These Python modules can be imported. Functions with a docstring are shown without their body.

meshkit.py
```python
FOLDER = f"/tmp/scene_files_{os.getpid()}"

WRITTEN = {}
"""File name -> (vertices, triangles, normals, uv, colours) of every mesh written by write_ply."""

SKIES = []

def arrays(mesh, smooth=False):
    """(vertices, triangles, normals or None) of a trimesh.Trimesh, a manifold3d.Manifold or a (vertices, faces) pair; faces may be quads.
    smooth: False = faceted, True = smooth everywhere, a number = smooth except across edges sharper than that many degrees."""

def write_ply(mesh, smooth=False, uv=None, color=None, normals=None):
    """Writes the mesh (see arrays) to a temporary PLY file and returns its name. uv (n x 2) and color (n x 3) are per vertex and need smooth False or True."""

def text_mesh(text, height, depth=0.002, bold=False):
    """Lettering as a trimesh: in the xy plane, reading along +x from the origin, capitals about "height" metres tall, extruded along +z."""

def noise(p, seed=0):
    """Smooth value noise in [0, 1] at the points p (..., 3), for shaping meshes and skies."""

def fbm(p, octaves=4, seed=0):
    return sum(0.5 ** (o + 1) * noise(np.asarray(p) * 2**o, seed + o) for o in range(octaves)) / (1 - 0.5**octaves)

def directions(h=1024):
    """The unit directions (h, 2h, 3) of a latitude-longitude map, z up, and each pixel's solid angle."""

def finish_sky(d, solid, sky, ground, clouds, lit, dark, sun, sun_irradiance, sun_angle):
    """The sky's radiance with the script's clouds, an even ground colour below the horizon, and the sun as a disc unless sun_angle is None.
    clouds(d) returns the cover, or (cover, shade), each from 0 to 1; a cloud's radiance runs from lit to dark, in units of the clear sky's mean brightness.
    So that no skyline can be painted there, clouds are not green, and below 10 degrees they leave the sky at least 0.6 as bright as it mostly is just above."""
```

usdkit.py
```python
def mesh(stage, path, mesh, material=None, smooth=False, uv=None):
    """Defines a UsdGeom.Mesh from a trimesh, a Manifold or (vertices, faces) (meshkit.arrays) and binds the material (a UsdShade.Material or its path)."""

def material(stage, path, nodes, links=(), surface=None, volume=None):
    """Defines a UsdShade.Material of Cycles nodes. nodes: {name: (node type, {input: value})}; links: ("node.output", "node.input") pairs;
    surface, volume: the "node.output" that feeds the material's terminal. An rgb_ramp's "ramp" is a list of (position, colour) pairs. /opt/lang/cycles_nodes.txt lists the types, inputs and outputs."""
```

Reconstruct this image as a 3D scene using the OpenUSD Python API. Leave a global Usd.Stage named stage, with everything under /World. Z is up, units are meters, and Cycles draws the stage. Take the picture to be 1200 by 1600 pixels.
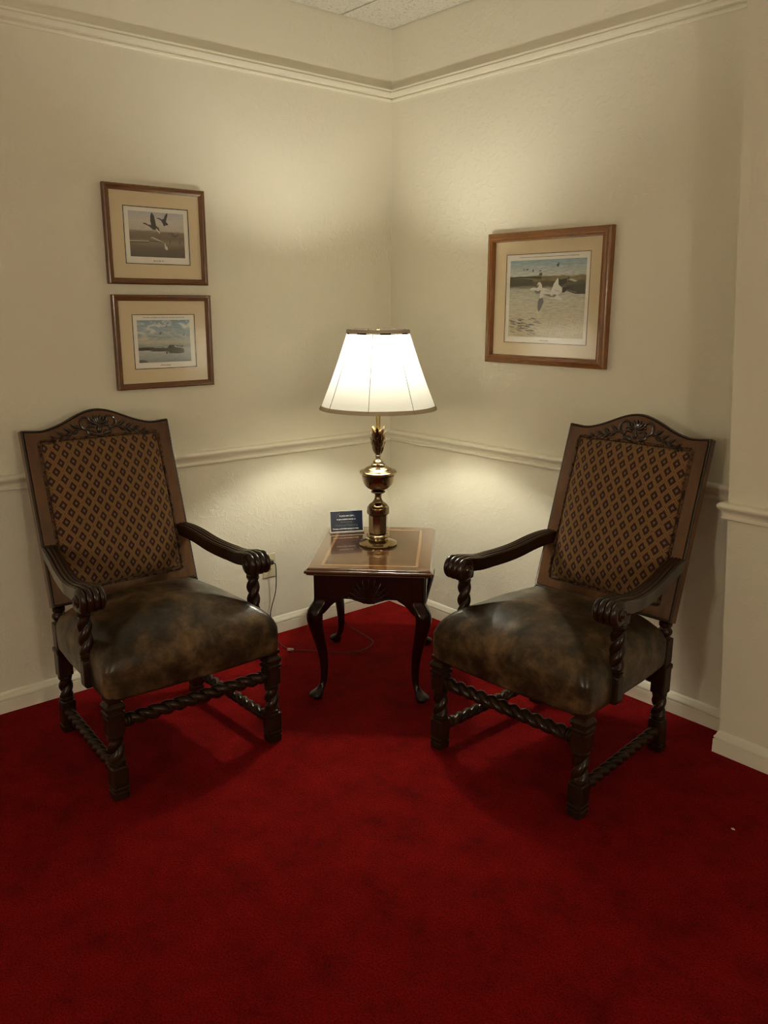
import math, random
import numpy as np
import trimesh
import shapely
from shapely.geometry import Polygon, Point, box as sbox
from shapely import affinity
import usdkit, meshkit
from pxr import Usd, UsdGeom, UsdLux, Sdf, Gf

PI = math.pi
stage = Usd.Stage.CreateInMemory()
UsdGeom.SetStageUpAxis(stage, 'Z')
UsdGeom.SetStageMetersPerUnit(stage, 1.0)
UsdGeom.Xform.Define(stage, '/World')
UsdGeom.Scope.Define(stage, '/World/Looks')
RNG = np.random.RandomState(7)

# ------------------------------------------------------------------ camera, light, exposure
# room corner at the origin, right wall in the plane y=0 (x>0), left wall in the plane x=0 (y<0)
FPX, PITCH, YAW, ROLL = 1308.56, 0.24168, 0.70962, 0.00223
CAM = np.array([3.18595, -2.77796, 1.52118])
fw = np.array([-math.cos(YAW)*math.cos(PITCH), math.sin(YAW)*math.cos(PITCH), -math.sin(PITCH)])
rt = np.cross(fw, [0, 0, 1]); rt /= np.linalg.norm(rt); up = np.cross(rt, fw)
rt, up = rt*math.cos(ROLL)+up*math.sin(ROLL), up*math.cos(ROLL)-rt*math.sin(ROLL)
cam = UsdGeom.Camera.Define(stage, '/World/camera')
cam.CreateHorizontalApertureAttr(36.0)
cam.CreateVerticalApertureAttr(48.0)
cam.CreateFocalLengthAttr(36.0*FPX/1200.0)
cam.CreateClippingRangeAttr(Gf.Vec2f(0.05, 100))
EXPOSURE = 0.5
cam.CreateExposureAttr(EXPOSURE)
cam.AddTransformOp().Set(Gf.Matrix4d(*[float(v) for v in (*rt, 0, *up, 0, *(-fw), 0, *CAM, 1)]))

BULB = 405.0                    # radiance of the lamp's bulb
BULB_COLOR = (1.0, 0.99, 0.84)
UNSEEN_SCONCE = 84.0              # radiance of two unseen wall sconces, placed to light the walls
UNSEEN_SCONCE_COLOR = (1.0, 0.93, 0.73)

# ------------------------------------------------------------------ helpers
USED = {}
def numbered(parent, name):
    k = parent + '/' + name
    n = USED.get(k, 0); USED[k] = n+1
    return k if n == 0 else f'{k}_{n:03d}'

def tag(prim, label=None, cat=None, group=None, kind=None):
    for k, v in (('label', label), ('category', cat), ('group', group), ('kind', kind)):
        if v: prim.SetCustomDataByKey(k, v)
    return prim

def obj(name, mesh, m, parent='/World', smooth=35, uv=None, label=None):
    parent = parent if isinstance(parent, str) else str(parent.GetPath())
    pr = usdkit.mesh(stage, numbered(parent, name), mesh, m, smooth=smooth, uv=uv).GetPrim()
    if label: tag(pr, label)
    return pr

def thing(name, label, cat, loc=(0, 0, 0), rz=0.0, group=None):
    x = UsdGeom.Xform.Define(stage, numbered('/World', name))
    x.AddTranslateOp().Set(Gf.Vec3d(*[float(v) for v in loc])); x.AddRotateZOp().Set(float(rz))
    return tag(x.GetPrim(), label, cat, group)

def struct(name, mesh, m, label=None, cat=None, smooth=False):
    return tag(obj(name, mesh, m, smooth=smooth), label, cat, kind='structure')

def cat_(*ms):
    return trimesh.util.concatenate([trimesh.Trimesh(np.asarray(m.vertices), np.asarray(m.faces), process=False) for m in ms])

def T(m, loc=(0, 0, 0), rot=None):
    m = m.copy()
    if rot is not None:
        for a, ax in rot: m.apply_transform(trimesh.transformations.rotation_matrix(a, ax))
    m.apply_translation(loc); return m

X_, Y_, Z_ = [1, 0, 0], [0, 1, 0], [0, 0, 1]

def box(x0, x1, y0, y1, z0, z1, ch=0.0):
    if ch <= 0:
        m = trimesh.creation.box([x1-x0, y1-y0, z1-z0]); m.apply_translation([(x0+x1)/2, (y0+y1)/2, (z0+z1)/2]); return m
    pts = []
    for sx in (0, 1):
        for sy in (0, 1):
            for sz in (0, 1):
                c = np.array([(x0, x1)[sx], (y0, y1)[sy], (z0, z1)[sz]]); d = np.array([(1, -1)[sx], (1, -1)[sy], (1, -1)[sz]])*ch
                for k in range(3):
                    e = d.copy(); e[k] = 0; pts.append(c+e)
    return trimesh.convex.convex_hull(np.array(pts))

def loft(rings, caps=True, closed=True):
    """rings: (m, n, 3) array of closed outlines -> mesh."""
    R = np.asarray(rings, float); m, n = R.shape[:2]
    v = R.reshape(-1, 3); f = []
    i, j = np.meshgrid(np.arange(m-1), np.arange(n), indexing='ij'); i, j = i.ravel(), j.ravel(); k = (j+1) % n
    a, b, c, d = i*n+j, i*n+k, (i+1)*n+k, (i+1)*n+j
    f = np.vstack([np.stack([a, b, c], 1), np.stack([a, c, d], 1)])
    if caps:
        v = np.vstack([v, R[0].mean(0), R[-1].mean(0)]); q = np.arange(n); q2 = (q+1) % n
        f = np.vstack([f, np.stack([q2, q, np.full(n, m*n)], 1), np.stack([(m-1)*n+q, (m-1)*n+q2, np.full(n, m*n+1)], 1)])
    t = trimesh.Trimesh(v, f, process=False)
    if t.volume < 0: t.invert()
    return t

def lathe(prof, n=64, rfun=None):
    """prof: list of (r, z)."""
    th = np.arange(n)/n*2*PI
    rings = [np.stack([r*np.cos(th), r*np.sin(th), np.full(n, z)], 1) for r, z in prof]
    return loft(rings)

def smoothprof(pts, k=6):
    """Catmull-Rom through (r, z) points."""
    p = np.array(pts, float); q = np.vstack([2*p[0]-p[1], p, 2*p[-1]-p[-2]]); out = []
    for i in range(1, len(q)-2):
        for t in np.arange(k)/k:
            out.append(.5*((2*q[i])+(-q[i-1]+q[i+1])*t+(2*q[i-1]-5*q[i]+4*q[i+1]-q[i+2])*t*t+(-q[i-1]+3*q[i]-3*q[i+1]+q[i+2])*t**3))
    out.append(p[-1]); return np.array(out)

def tube(path, rad, n=10, caps=True):
    P = np.asarray(path, float); t = np.gradient(P, axis=0); t /= np.linalg.norm(t, axis=1, keepdims=True)+1e-12
    rad = np.broadcast_to(rad, (len(P),)); rings = []
    a = np.cross(t[0], [0, 0, 1.0]); a = a if np.linalg.norm(a) > .1 else np.cross(t[0], [1.0, 0, 0])
    th = np.arange(n)/n*2*PI
    for p, tt, r in zip(P, t, rad):
        a = a-tt*(a@tt); a /= np.linalg.norm(a)+1e-12; b = np.cross(tt, a)
        rings.append(p+r*(np.cos(th)[:, None]*a+np.sin(th)[:, None]*b))
    return loft(rings, caps)

def supr(th, e):
    return (np.abs(np.cos(th))**e+np.abs(np.sin(th))**e)**(-1.0/e)

def turned(segs, n=48, twist_pitch=.045, hand=1):
    """Turned and squared post along z. segs: (z, half, 's' square | 'r' round) or ('twist', z0, z1, R)."""
    th = np.arange(n)/n*2*PI+PI/n; rings = []
    def add(z, r): rings.append(np.stack([r*np.cos(th), r*np.sin(th), np.full(n, z)], 1))
    for s in segs:
        if s[0] == 'twist':
            _, z0, z1, R = s
            for z in np.linspace(z0, z1, max(12, int((z1-z0)/.0028))):
                ease = min(1, (z-z0)/.010+.35, (z1-z)/.010+.35)
                lob = .60+.40*np.abs(np.cos(th-hand*PI*(z-z0)/twist_pitch))**.8
                add(z, R*(1-(1-lob)*ease))
        else:
            z, h, k = s; add(z, h*supr(th, 9.0 if k == 's' else 2.0) if k == 's' else np.full(n, h))
    return loft(rings)

def along(m, a, b):
    """Takes a mesh along +z from 0 to |ab| onto the segment a-b."""
    a, b = np.array(a, float), np.array(b, float); d = (b-a)/np.linalg.norm(b-a)
    M = trimesh.geometry.align_vectors([0, 0, 1], d); m = m.copy(); m.apply_transform(M); m.apply_translation(a); return m

def extr(poly, h, z0=0.0):
    gs = getattr(poly, 'geoms', [poly])
    ms = [trimesh.creation.extrude_polygon(g, h, engine='earcut') for g in gs if g.area > 1e-9]
    m = cat_(*ms); m.apply_translation([0, 0, z0]); return m

def sweep_profile(prof, a, b, inward, m0=0.0, m1=0.0):
    """Moulding: prof = (out, height) outline swept from a to b (2-D points on the wall line); inward = unit 2-D vector off the wall;
    m0, m1 = shift along the run per unit of projection (mitre) at each end."""
    a, b = np.array(a, float), np.array(b, float); d = (b-a)/np.linalg.norm(b-a); w = np.array(inward, float); rings = []
    for p, mt in ((a, m0), (b, m1)):
        rings.append([[*(p+w*o+d*mt*o), z] for o, z in prof])
    return loft(rings)

def arcpts(cx, cy, r, a0, a1, n=8):
    t = np.radians(np.linspace(a0, a1, n)); return [(cx+r*math.cos(x), cy+r*math.sin(x)) for x in t]

# ------------------------------------------------------------------ materials
def mat(name, nodes, links, surface):
    return usdkit.material(stage, '/World/Looks/'+name, nodes, links, surface=surface)

def plain(name, col, rough=.5, metal=0.0, coat=0.0, spec=.5, coat_rough=.1):
    return mat(name, {'p': ('principled_bsdf', {'base_color': col, 'roughness': rough, 'metallic': metal, 'coat_weight': coat, 'coat_roughness': coat_rough, 'specular_ior_level': spec})}, [], 'p.BSDF')

def wall_mat(name, col, strength=.22):
    return mat(name, {
        'g': ('geometry', {}),
        'n1': ('noise_texture', {'scale': 26.0, 'detail': 5.0, 'roughness': .62, 'distortion': 1.4}),
        'r1': ('rgb_ramp', {'ramp': [(0, (0, 0, 0)), (.50, (0, 0, 0)), (.66, (1, 1, 1)), (1, (1, 1, 1))]}),
        'n2': ('noise_texture', {'scale': 240.0, 'detail': 2.0}),
        'mx': ('mix', {'mix_type': 'mix', 'fac': .22}),
        'b': ('bump', {'strength': strength, 'distance': .004}),
        'nc': ('noise_texture', {'scale': 1.6, 'detail': 2.0}),
        'cr': ('rgb_ramp', {'ramp': [(.3, tuple(c*.965 for c in col)), (.7, col)]}),
        'p': ('principled_bsdf', {'roughness': .62, 'specular_ior_level': .25})},
        [('g.position', 'n1.vector'), ('g.position', 'n2.vector'), ('g.position', 'nc.vector'), ('n1.fac', 'r1.fac'), ('r1.color', 'mx.color1'), ('n2.color', 'mx.color2'), ('mx.color', 'b.height'),
         ('b.normal', 'p.normal'), ('nc.fac', 'cr.fac'), ('cr.color', 'p.base_color')], 'p.BSDF')

WALL_COL = (.755, .705, .575)
M_wall = wall_mat('wall_paint', WALL_COL)
M_trim = plain('trim_paint', (.78, .73, .60), .38)
M_ceil = mat('ceiling_tile_finish', {
    'g': ('geometry', {}), 'n': ('noise_texture', {'scale': 95.0, 'detail': 3.0, 'roughness': .6}),
    'r': ('rgb_ramp', {'ramp': [(.0, (.40, .37, .30)), (.35, (.46, .42, .35)), (.44, (.66, .62, .53)), (1, (.72, .68, .58))]}),
    'b': ('bump', {'strength': .6, 'distance': .003}), 'p': ('principled_bsdf', {'roughness': .9, 'specular_ior_level': .1})},
    [('g.position', 'n.vector'), ('n.fac', 'r.fac'), ('n.fac', 'b.height'), ('r.color', 'p.base_color'), ('b.normal', 'p.normal')], 'p.BSDF')
M_ceilback = plain('ceiling_backing', (.05, .045, .035), .9)
M_carpet = mat('red_carpet', {
    'g': ('geometry', {}),
    'n1': ('noise_texture', {'scale': 8.0, 'detail': 6.0, 'roughness': .70, 'distortion': .1}),
    'n2': ('noise_texture', {'scale': 190.0, 'detail': 3.0, 'roughness': .75}),
    'r1': ('rgb_ramp', {'ramp': [(.32, (.105, .0020, .0018)), (.46, (.165, .0032, .0028)), (.58, (.195, .0040, .0036)), (.72, (.235, .0054, .0050))]}),
    'r2': ('rgb_ramp', {'ramp': [(.36, (.26, .26, .26)), (.60, (1.25, 1.25, 1.25))]}),
    'mx': ('mix', {'mix_type': 'multiply', 'fac': .75}),
    'n3': ('noise_texture', {'scale': 60.0, 'detail': 4.0, 'roughness': .6}),
    'ma': ('mix', {'mix_type': 'mix', 'fac': .4}),
    'b': ('bump', {'strength': .9, 'distance': .006}),
    'p': ('principled_bsdf', {'roughness': .95, 'specular_ior_level': .05, 'sheen_weight': .04, 'sheen_roughness': .5, 'sheen_tint': (1, .12, .1)})},
    [('g.position', 'n1.vector'), ('g.position', 'n2.vector'), ('g.position', 'n3.vector'), ('n1.fac', 'r1.fac'), ('n2.fac', 'r2.fac'), ('r1.color', 'mx.color1'), ('r2.color', 'mx.color2'),
     ('n2.color', 'ma.color1'), ('n3.color', 'ma.color2'), ('ma.color', 'b.height'), ('mx.color', 'p.base_color'), ('b.normal', 'p.normal')], 'p.BSDF')

def wood_mat(name, dark, light, rough=.35, coat=.4, scale=(3, 3, 30), patch=4.0, coat_rough=.12, spec=.4):
    """Stained wood: stretched grain plus broad worn patches, in object space."""
    return mat(name, {
        'tc': ('texture_coordinate', {}),
        'mp': ('mapping', {'mapping_type': 'texture', 'scale': tuple(1.0/s for s in scale)}),
        'n': ('noise_texture', {'scale': 6.0, 'detail': 6.0, 'roughness': .6, 'distortion': .5}),
        'n2': ('noise_texture', {'scale': patch, 'detail': 3.0, 'roughness': .6}),
        'mx': ('mix', {'mix_type': 'mix', 'fac': .5}),
        'r': ('rgb_ramp', {'ramp': [(.32, dark), (.68, light)]}),
        'b': ('bump', {'strength': .08, 'distance': .002}),
        'p': ('principled_bsdf', {'roughness': rough, 'coat_weight': coat, 'coat_roughness': coat_rough, 'specular_ior_level': spec})},
        [('tc.object', 'mp.vector'), ('mp.vector', 'n.vector'), ('tc.object', 'n2.vector'), ('n.color', 'mx.color1'), ('n2.color', 'mx.color2'), ('mx.color', 'r.fac'), ('r.color', 'p.base_color'),
         ('n.fac', 'b.height'), ('b.normal', 'p.normal')], 'p.BSDF')

M_turned = wood_mat('dark_turned_walnut', (.010, .0040, .0020), (.030, .0125, .0056), .28, .16, (8, 8, 2), 9.0, spec=.22)
M_arm = wood_mat('dark_arm_walnut', (.011, .0042, .0025), (.030, .0115, .0056), .24, .32, (8, 2, 8), 8.0, spec=.3)
M_panel = wood_mat('antiqued_panel_walnut', (.044, .0165, .0050), (.140, .056, .0155), .34, .40, (10, 3, 2), 5.0)
M_carve = wood_mat('carved_walnut', (.010, .0042, .0020), (.030, .0125, .0056), .32, .5, (6, 6, 6), 12.0)
M_mahog = wood_mat('dark_mahogany', (.009, .0024, .0016), (.018, .0045, .0028), .24, .30, (4, 4, 1), 6.0, .08, spec=.3)
M_veneer = wood_mat('mahogany_veneer', (.055, .022, .009), (.105, .044, .017), .16, .9, (1.5, 9, 9), 4.0, .05)
M_band = wood_mat('crossband_veneer', (.085, .036, .013), (.140, .062, .023), .16, .9, (9, 1.5, 9), 8.0, .05)
M_string = wood_mat('satinwood_stringing', (.22, .115, .040), (.30, .160, .060), .16, .9, (6, 6, 6), 8.0, .05)
M_edge = wood_mat('mahogany_edge', (.045, .016, .007), (.085, .032, .013), .14, 1.0, (6, 6, 6), 6.0, .04)

M_leather = mat('distressed_brown_leather', {
    'tc': ('texture_coordinate', {}),
    'n1': ('noise_texture', {'scale': 8.5, 'detail': 7.0, 'roughness': .66, 'distortion': .15}),
    'r1': ('rgb_ramp', {'ramp': [(.32, (.015, .0092, .0048)), (.46, (.028, .0170, .0086)), (.56, (.066, .038, .0170)), (.70, (.165, .095, .041))]}),
    'n2': ('noise_texture', {'scale': 260.0, 'detail': 3.0}),
    'n3': ('noise_texture', {'scale': 16.0, 'detail': 3.0}),
    'rr': ('map_range', {'from_min': .3, 'from_max': .7, 'to_min': .24, 'to_max': .38}),
    'b2': ('bump', {'strength': .10, 'distance': .02}),
    'b': ('bump', {'strength': .14, 'distance': .001}),
    'p': ('principled_bsdf', {'specular_ior_level': .38})},
    [('tc.object', 'n1.vector'), ('tc.object', 'n2.vector'), ('tc.object', 'n3.vector'), ('n1.fac', 'r1.fac'), ('r1.color', 'p.base_color'), ('n1.fac', 'rr.value'), ('rr.result', 'p.roughness'),
     ('n3.fac', 'b2.height'), ('b2.normal', 'b.normal'), ('n2.fac', 'b.height'), ('b.normal', 'p.normal')], 'p.BSDF')

def fabric_mat():
    """Woven diamond lattice: uv in metres."""
    P, Q = .0440, .0635
    N, L = {}, []
    N['uv'] = ('uvmap', {'attribute': 'st'}); N['s'] = ('separate_xyz', {})
    N['nz'] = ('noise_texture', {'scale': 90.0, 'detail': 2.0}); N['nzs'] = ('vector_math', {'math_type': 'scale', 'scale': .0045}); N['ad'] = ('vector_math', {'math_type': 'add'})
    L += [('uv.UV', 'nz.vector'), ('nz.color', 'nzs.vector1'), ('uv.UV', 'ad.vector1'), ('nzs.vector', 'ad.vector2'), ('ad.vector', 's.vector')]
    N['a'] = ('math', {'math_type': 'multiply', 'value2': 1/P}); N['b'] = ('math', {'math_type': 'multiply', 'value2': 1/Q})
    L += [('s.x', 'a.value1'), ('s.y', 'b.value1')]
    for nm, op in (('c', 'add'), ('d', 'subtract')):
        N[nm] = ('math', {'math_type': op}); L += [('a.value', nm+'.value1'), ('b.value', nm+'.value2')]
        N[nm+'f'] = ('math', {'math_type': 'fraction'}); L += [(nm+'.value', nm+'f.value1')]
        N[nm+'s'] = ('math', {'math_type': 'subtract', 'value2': .5}); L += [(nm+'f.value', nm+'s.value1')]
        N[nm+'a'] = ('math', {'math_type': 'absolute'}); L += [(nm+'s.value', nm+'a.value1')]
    N['m'] = ('math', {'math_type': 'maximum'}); L += [('ca.value', 'm.value1'), ('da.value', 'm.value2')]
    gold, tan, plum, dk, gry = (.270, .150, .062), (.135, .068, .028), (.066, .027, .022), (.018, .008, .007), (.160, .100, .098)
    N['r'] = ('rgb_ramp', {'ramp': [(0, gry), (.085, gry), (.115, plum), (.19, plum), (.215, dk), (.262, dk), (.292, tan), (.375, tan), (.405, gold), (.445, gold), (.47, tan), (.5, tan)]})
    L += [('m.value', 'r.fac')]
    N['n'] = ('noise_texture', {'scale': 650.0, 'detail': 2.0}); L += [('uv.UV', 'n.vector')]
    N['rn'] = ('rgb_ramp', {'ramp': [(.25, (.45, .45, .45)), (.7, (1.2, 1.2, 1.2))]}); L += [('n.fac', 'rn.fac')]
    N['mx'] = ('mix', {'mix_type': 'multiply', 'fac': .8}); L += [('r.color', 'mx.color1'), ('rn.color', 'mx.color2')]
    N['bm'] = ('bump', {'strength': .5, 'distance': .0015}); L += [('mx.color', 'bm.height')]
    N['p'] = ('principled_bsdf', {'roughness': .85, 'specular_ior_level': .12, 'sheen_weight': .15, 'sheen_roughness': .4, 'sheen_tint': (1, .75, .45)})
    L += [('mx.color', 'p.base_color'), ('bm.normal', 'p.normal')]
    return mat('diamond_tapestry', N, L, 'p.BSDF')
M_fabric = fabric_mat()
M_gimp = mat('gimp_braid', {'tc': ('texture_coordinate', {}), 'n': ('noise_texture', {'scale': 70.0, 'detail': 2.0}), 'r': ('rgb_ramp', {'ramp': [(.40, (.022, .010, .008)), (.60, (.115, .055, .026))]}),
    'p': ('principled_bsdf', {'roughness': .8, 'specular_ior_level': .15})}, [('tc.object', 'n.vector'), ('n.fac', 'r.fac'), ('r.color', 'p.base_color')], 'p.BSDF')

M_brass = mat('antique_brass', {'tc': ('texture_coordinate', {}), 'n': ('noise_texture', {'scale': 22.0, 'detail': 4.0}), 'r': ('rgb_ramp', {'ramp': [(.3, (.36, .275, .155)), (.7, (.48, .385, .235))]}),
    'p': ('principled_bsdf', {'metallic': 1.0, 'roughness': .17})}, [('tc.object', 'n.vector'), ('n.fac', 'r.fac'), ('r.color', 'p.base_color')], 'p.BSDF')
M_bronze = plain('dark_bronze', (.235, .165, .095), .16, 1.0)
M_brasstube = plain('brass_tube', (.50, .38, .14), .28, 1.0)
M_nickel = plain('pale_metal_ring', (.62, .60, .58), .2, 1.0)

def shade_mat(name, col, tr):
    return mat(name, {'n': ('noise_texture', {'scale': 300.0, 'detail': 1.0}), 'd': ('principled_bsdf', {'base_color': col, 'roughness': .9, 'specular_ior_level': .1}), 't': ('translucent_bsdf', {'color': col}), 'm': ('mix_closure', {'fac': tr})},
               [('d.BSDF', 'm.closure1'), ('t.BSDF', 'm.closure2')], 'm.closure')
M_shade = shade_mat('white_shade_fabric', (.74, .72, .66), .125)
M_seam = shade_mat('shade_seam', (.34, .29, .22), .04)
M_rimtrim = plain('shade_trim', (.50, .41, .31), .9, spec=.1)
M_darkband = plain('added_shade_darkband', (.010, .008, .006), 1.0, spec=0.0)  # near-black so the bulb-lit inside of the rim does not glow
M_bulb = mat('glowing_bulb', {'e': ('emission', {'color': BULB_COLOR, 'strength': BULB})}, [], 'e.emission')
M_unseen_sconce = mat('unseen_sconce_glow', {'e': ('emission', {'color': UNSEEN_SCONCE_COLOR, 'strength': UNSEEN_SCONCE})}, [], 'e.emission')  # glow of the out-of-view sconces that light the corner

M_frame1 = wood_mat('oak_frame_small', (.090, .032, .008), (.180, .072, .018), .34, .25, (5, 5, 5), 10.0)
M_frame3 = wood_mat('oak_frame_large', (.150, .052, .010), (.270, .105, .022), .34, .25, (5, 5, 5), 10.0)
M_frame3d = wood_mat('oak_frame_large_dark', (.050, .017, .007), (.085, .031, .012), .28, .6, (5, 5, 5), 10.0)
M_mat = plain('cream_mat_board', (.70, .565, .365), .85, spec=.15)
M_fillet = plain('black_fillet', (.014, .012, .010), .6)
M_fillet3 = plain('brown_fillet', (.16, .10, .045), .6)
M_paper = plain('white_print_paper', (.86, .82, .74), .8, spec=.15)
M_ink = plain('caption_ink', (.14, .12, .10), .8, spec=.1)
M_glass = mat('picture_glass', {'t': ('transparent_bsdf', {}), 'g': ('glossy_bsdf', {'color': (1, 1, 1), 'roughness': .26}), 'f': ('layer_weight', {'blend': .5}), 'pw': ('math', {'math_type': 'power', 'value2': 4.0}),
    'ma': ('math', {'math_type': 'multiply_add', 'value2': .28, 'value3': .055}), 'm': ('mix_closure', {})},
    [('f.facing', 'pw.value1'), ('pw.value', 'ma.value1'), ('ma.value', 'm.fac'), ('t.BSDF', 'm.closure1'), ('g.BSDF', 'm.closure2')], 'm.closure')
M_ivory = plain('ivory_plastic', (.62, .56, .36), .35)
M_slot = plain('outlet_slot', (.02, .018, .015), .6)
M_cord = plain('brown_cord', (.022, .014, .010), .45)
M_cordsw = plain('pale_cord_switch', (.62, .50, .38), .4)
M_navy = plain('navy_card', (.006, .011, .026), .35, spec=.4)
M_white = plain('white_card_edge', (.74, .72, .66), .4)
M_letter = plain('white_lettering', (.78, .78, .76), .6)
M_lettergrey = plain('grey_lettering', (.10, .095, .11), .6)
M_letterred = plain('rust_mark', (.10, .045, .035), .6)
M_acryl = mat('clear_acrylic', {'t': ('transparent_bsdf', {'color': (.93, .92, .88)}), 'g': ('glossy_bsdf', {'color': (1, 1, 1), 'roughness': .05}), 'f': ('fresnel', {'IOR': 1.49}), 'm': ('mix_closure', {})},
    [('f.fac', 'm.fac'), ('t.BSDF', 'm.closure1'), ('g.BSDF', 'm.closure2')], 'm.closure')
M_lint = plain('lint', (.6, .5, .42), .9)

# ------------------------------------------------------------------ the setting
H = 2.74                     # ceiling
RX, RY = 6.0, -6.0           # far ends of the room, behind the camera
PY = -.15                    # face of the projecting wall on the right
def px_edge(z): return 1.937-.0662*z      # its edge stands out of plumb
struct('floor', box(-.1, RX+.1, RY-.1, .1, -.05, 0), M_carpet, 'dark red cut-pile carpet covering the whole floor', 'carpet')
struct('wall_left', box(-.1, 0, RY, .0, 0, H+.05), M_wall, 'cream textured wall on the left with two small framed prints', 'wall')
struct('wall_right', box(-.1, RX, 0, .1, 0, H+.05), M_wall, 'cream textured wall on the right with one large framed print', 'wall')
e0, e1 = px_edge(0), px_edge(H)
prism = trimesh.convex.convex_hull(np.array([[e0, PY, 0], [e1, PY, H], [e0, 0, 0], [e1, 0, H], [RX, PY, 0], [RX, PY, H], [RX, 0, 0], [RX, 0, H]]))
struct('wall_far_right', prism, M_wall, 'projecting stretch of cream wall at the right edge', 'wall')
struct('wall_rear', box(-.1, RX+.1, RY-.1, RY, 0, H+.05), M_wall, 'plain cream wall behind the viewer', 'wall')
struct('wall_opposite', box(RX, RX+.1, RY, 0, 0, H+.05), M_wall, 'plain cream wall opposite the left wall', 'wall')

ceiling = struct('ceiling', box(-.1, RX+.1, RY-.1, .1, H+.022, H+.08), M_ceilback, 'speckled acoustic tile ceiling', 'ceiling')
tm = {}
ys = [0.0, -.295]
while ys[-1] > RY: ys.append(max(RY, ys[-1]-.61))
xs = [0.0, 1.0]
while xs[-1] < RX: xs.append(min(RX, xs[-1]+1.22))
for j in range(len(ys)-1):
    for i in range(len(xs)-1):
        g = .0036
        obj('ceiling_tile', box(xs[i]+g, xs[i+1]-g, ys[j+1]+g, ys[j]-g-.002, H, H+.021, .003), M_ceil, ceiling, smooth=False)

def mould(name, prof, z, a, b, w, m0=0, m1=0, label=None):
    return struct(name, sweep_profile([(o, z+h) for o, h in prof], a, b, w, m0, m1), M_trim, label, 'moulding', smooth=40)
# picture rail: z .. z+.052
prof_rail = [(0, 0), (.007, 0), (.010, .004), (.010, .010), (.006, .013), (.006, .016), (.016, .019), (.020, .027), (.021, .036), (.017, .041), (.019, .046), (.019, .050), (.015, .052), (0, .052)]
prof_chair = [(0, 0), (.010, 0), (.014, .004), (.014, .011), (.011, .014)] + [(.011+.011*(1-math.cos(t)), .014+.022*t/(PI/2)) for t in np.linspace(.1, PI/2, 6)] + [(.025, .038), (.028, .043), (.028, .049), (.024, .055), (.016, .058), (0, .058)]
prof_base = [(0, 0), (.016, 0), (.016, .049), (.009, .0505), (.009, .0540), (.015, .0555), (.015, .061), (.010, .067), (.008, .074), (.004, .080), (0, .082)]
ZP, ZC = 2.434, .858
for nm, prof, z, what in (('picture', prof_rail, ZP, 'picture rail high on the'), ('chair', prof_chair, ZC, 'chair rail across the')):
    mould('trim_1' if nm == 'picture' else 'trim_3', prof, z, (0, RY), (0, 0), (1, 0), 0, -1, 'cream ' + what + ' left wall')
    mould('trim_2' if nm == 'picture' else 'trim_4', prof, z, (0, 0), (RX if nm == 'picture' else px_edge(z)+.02, 0), (0, -1), 1, 0, 'cream ' + what + ' right wall')
mould('baseboard_left', prof_base, 0, (0, RY), (0, 0), (1, 0), 0, -1, 'cream baseboard along the left wall')
mould('baseboard_right', prof_base, 0, (0, 0), (e0+.02, 0), (0, -1), 1, 0, 'cream baseboard along the right wall')
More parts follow.
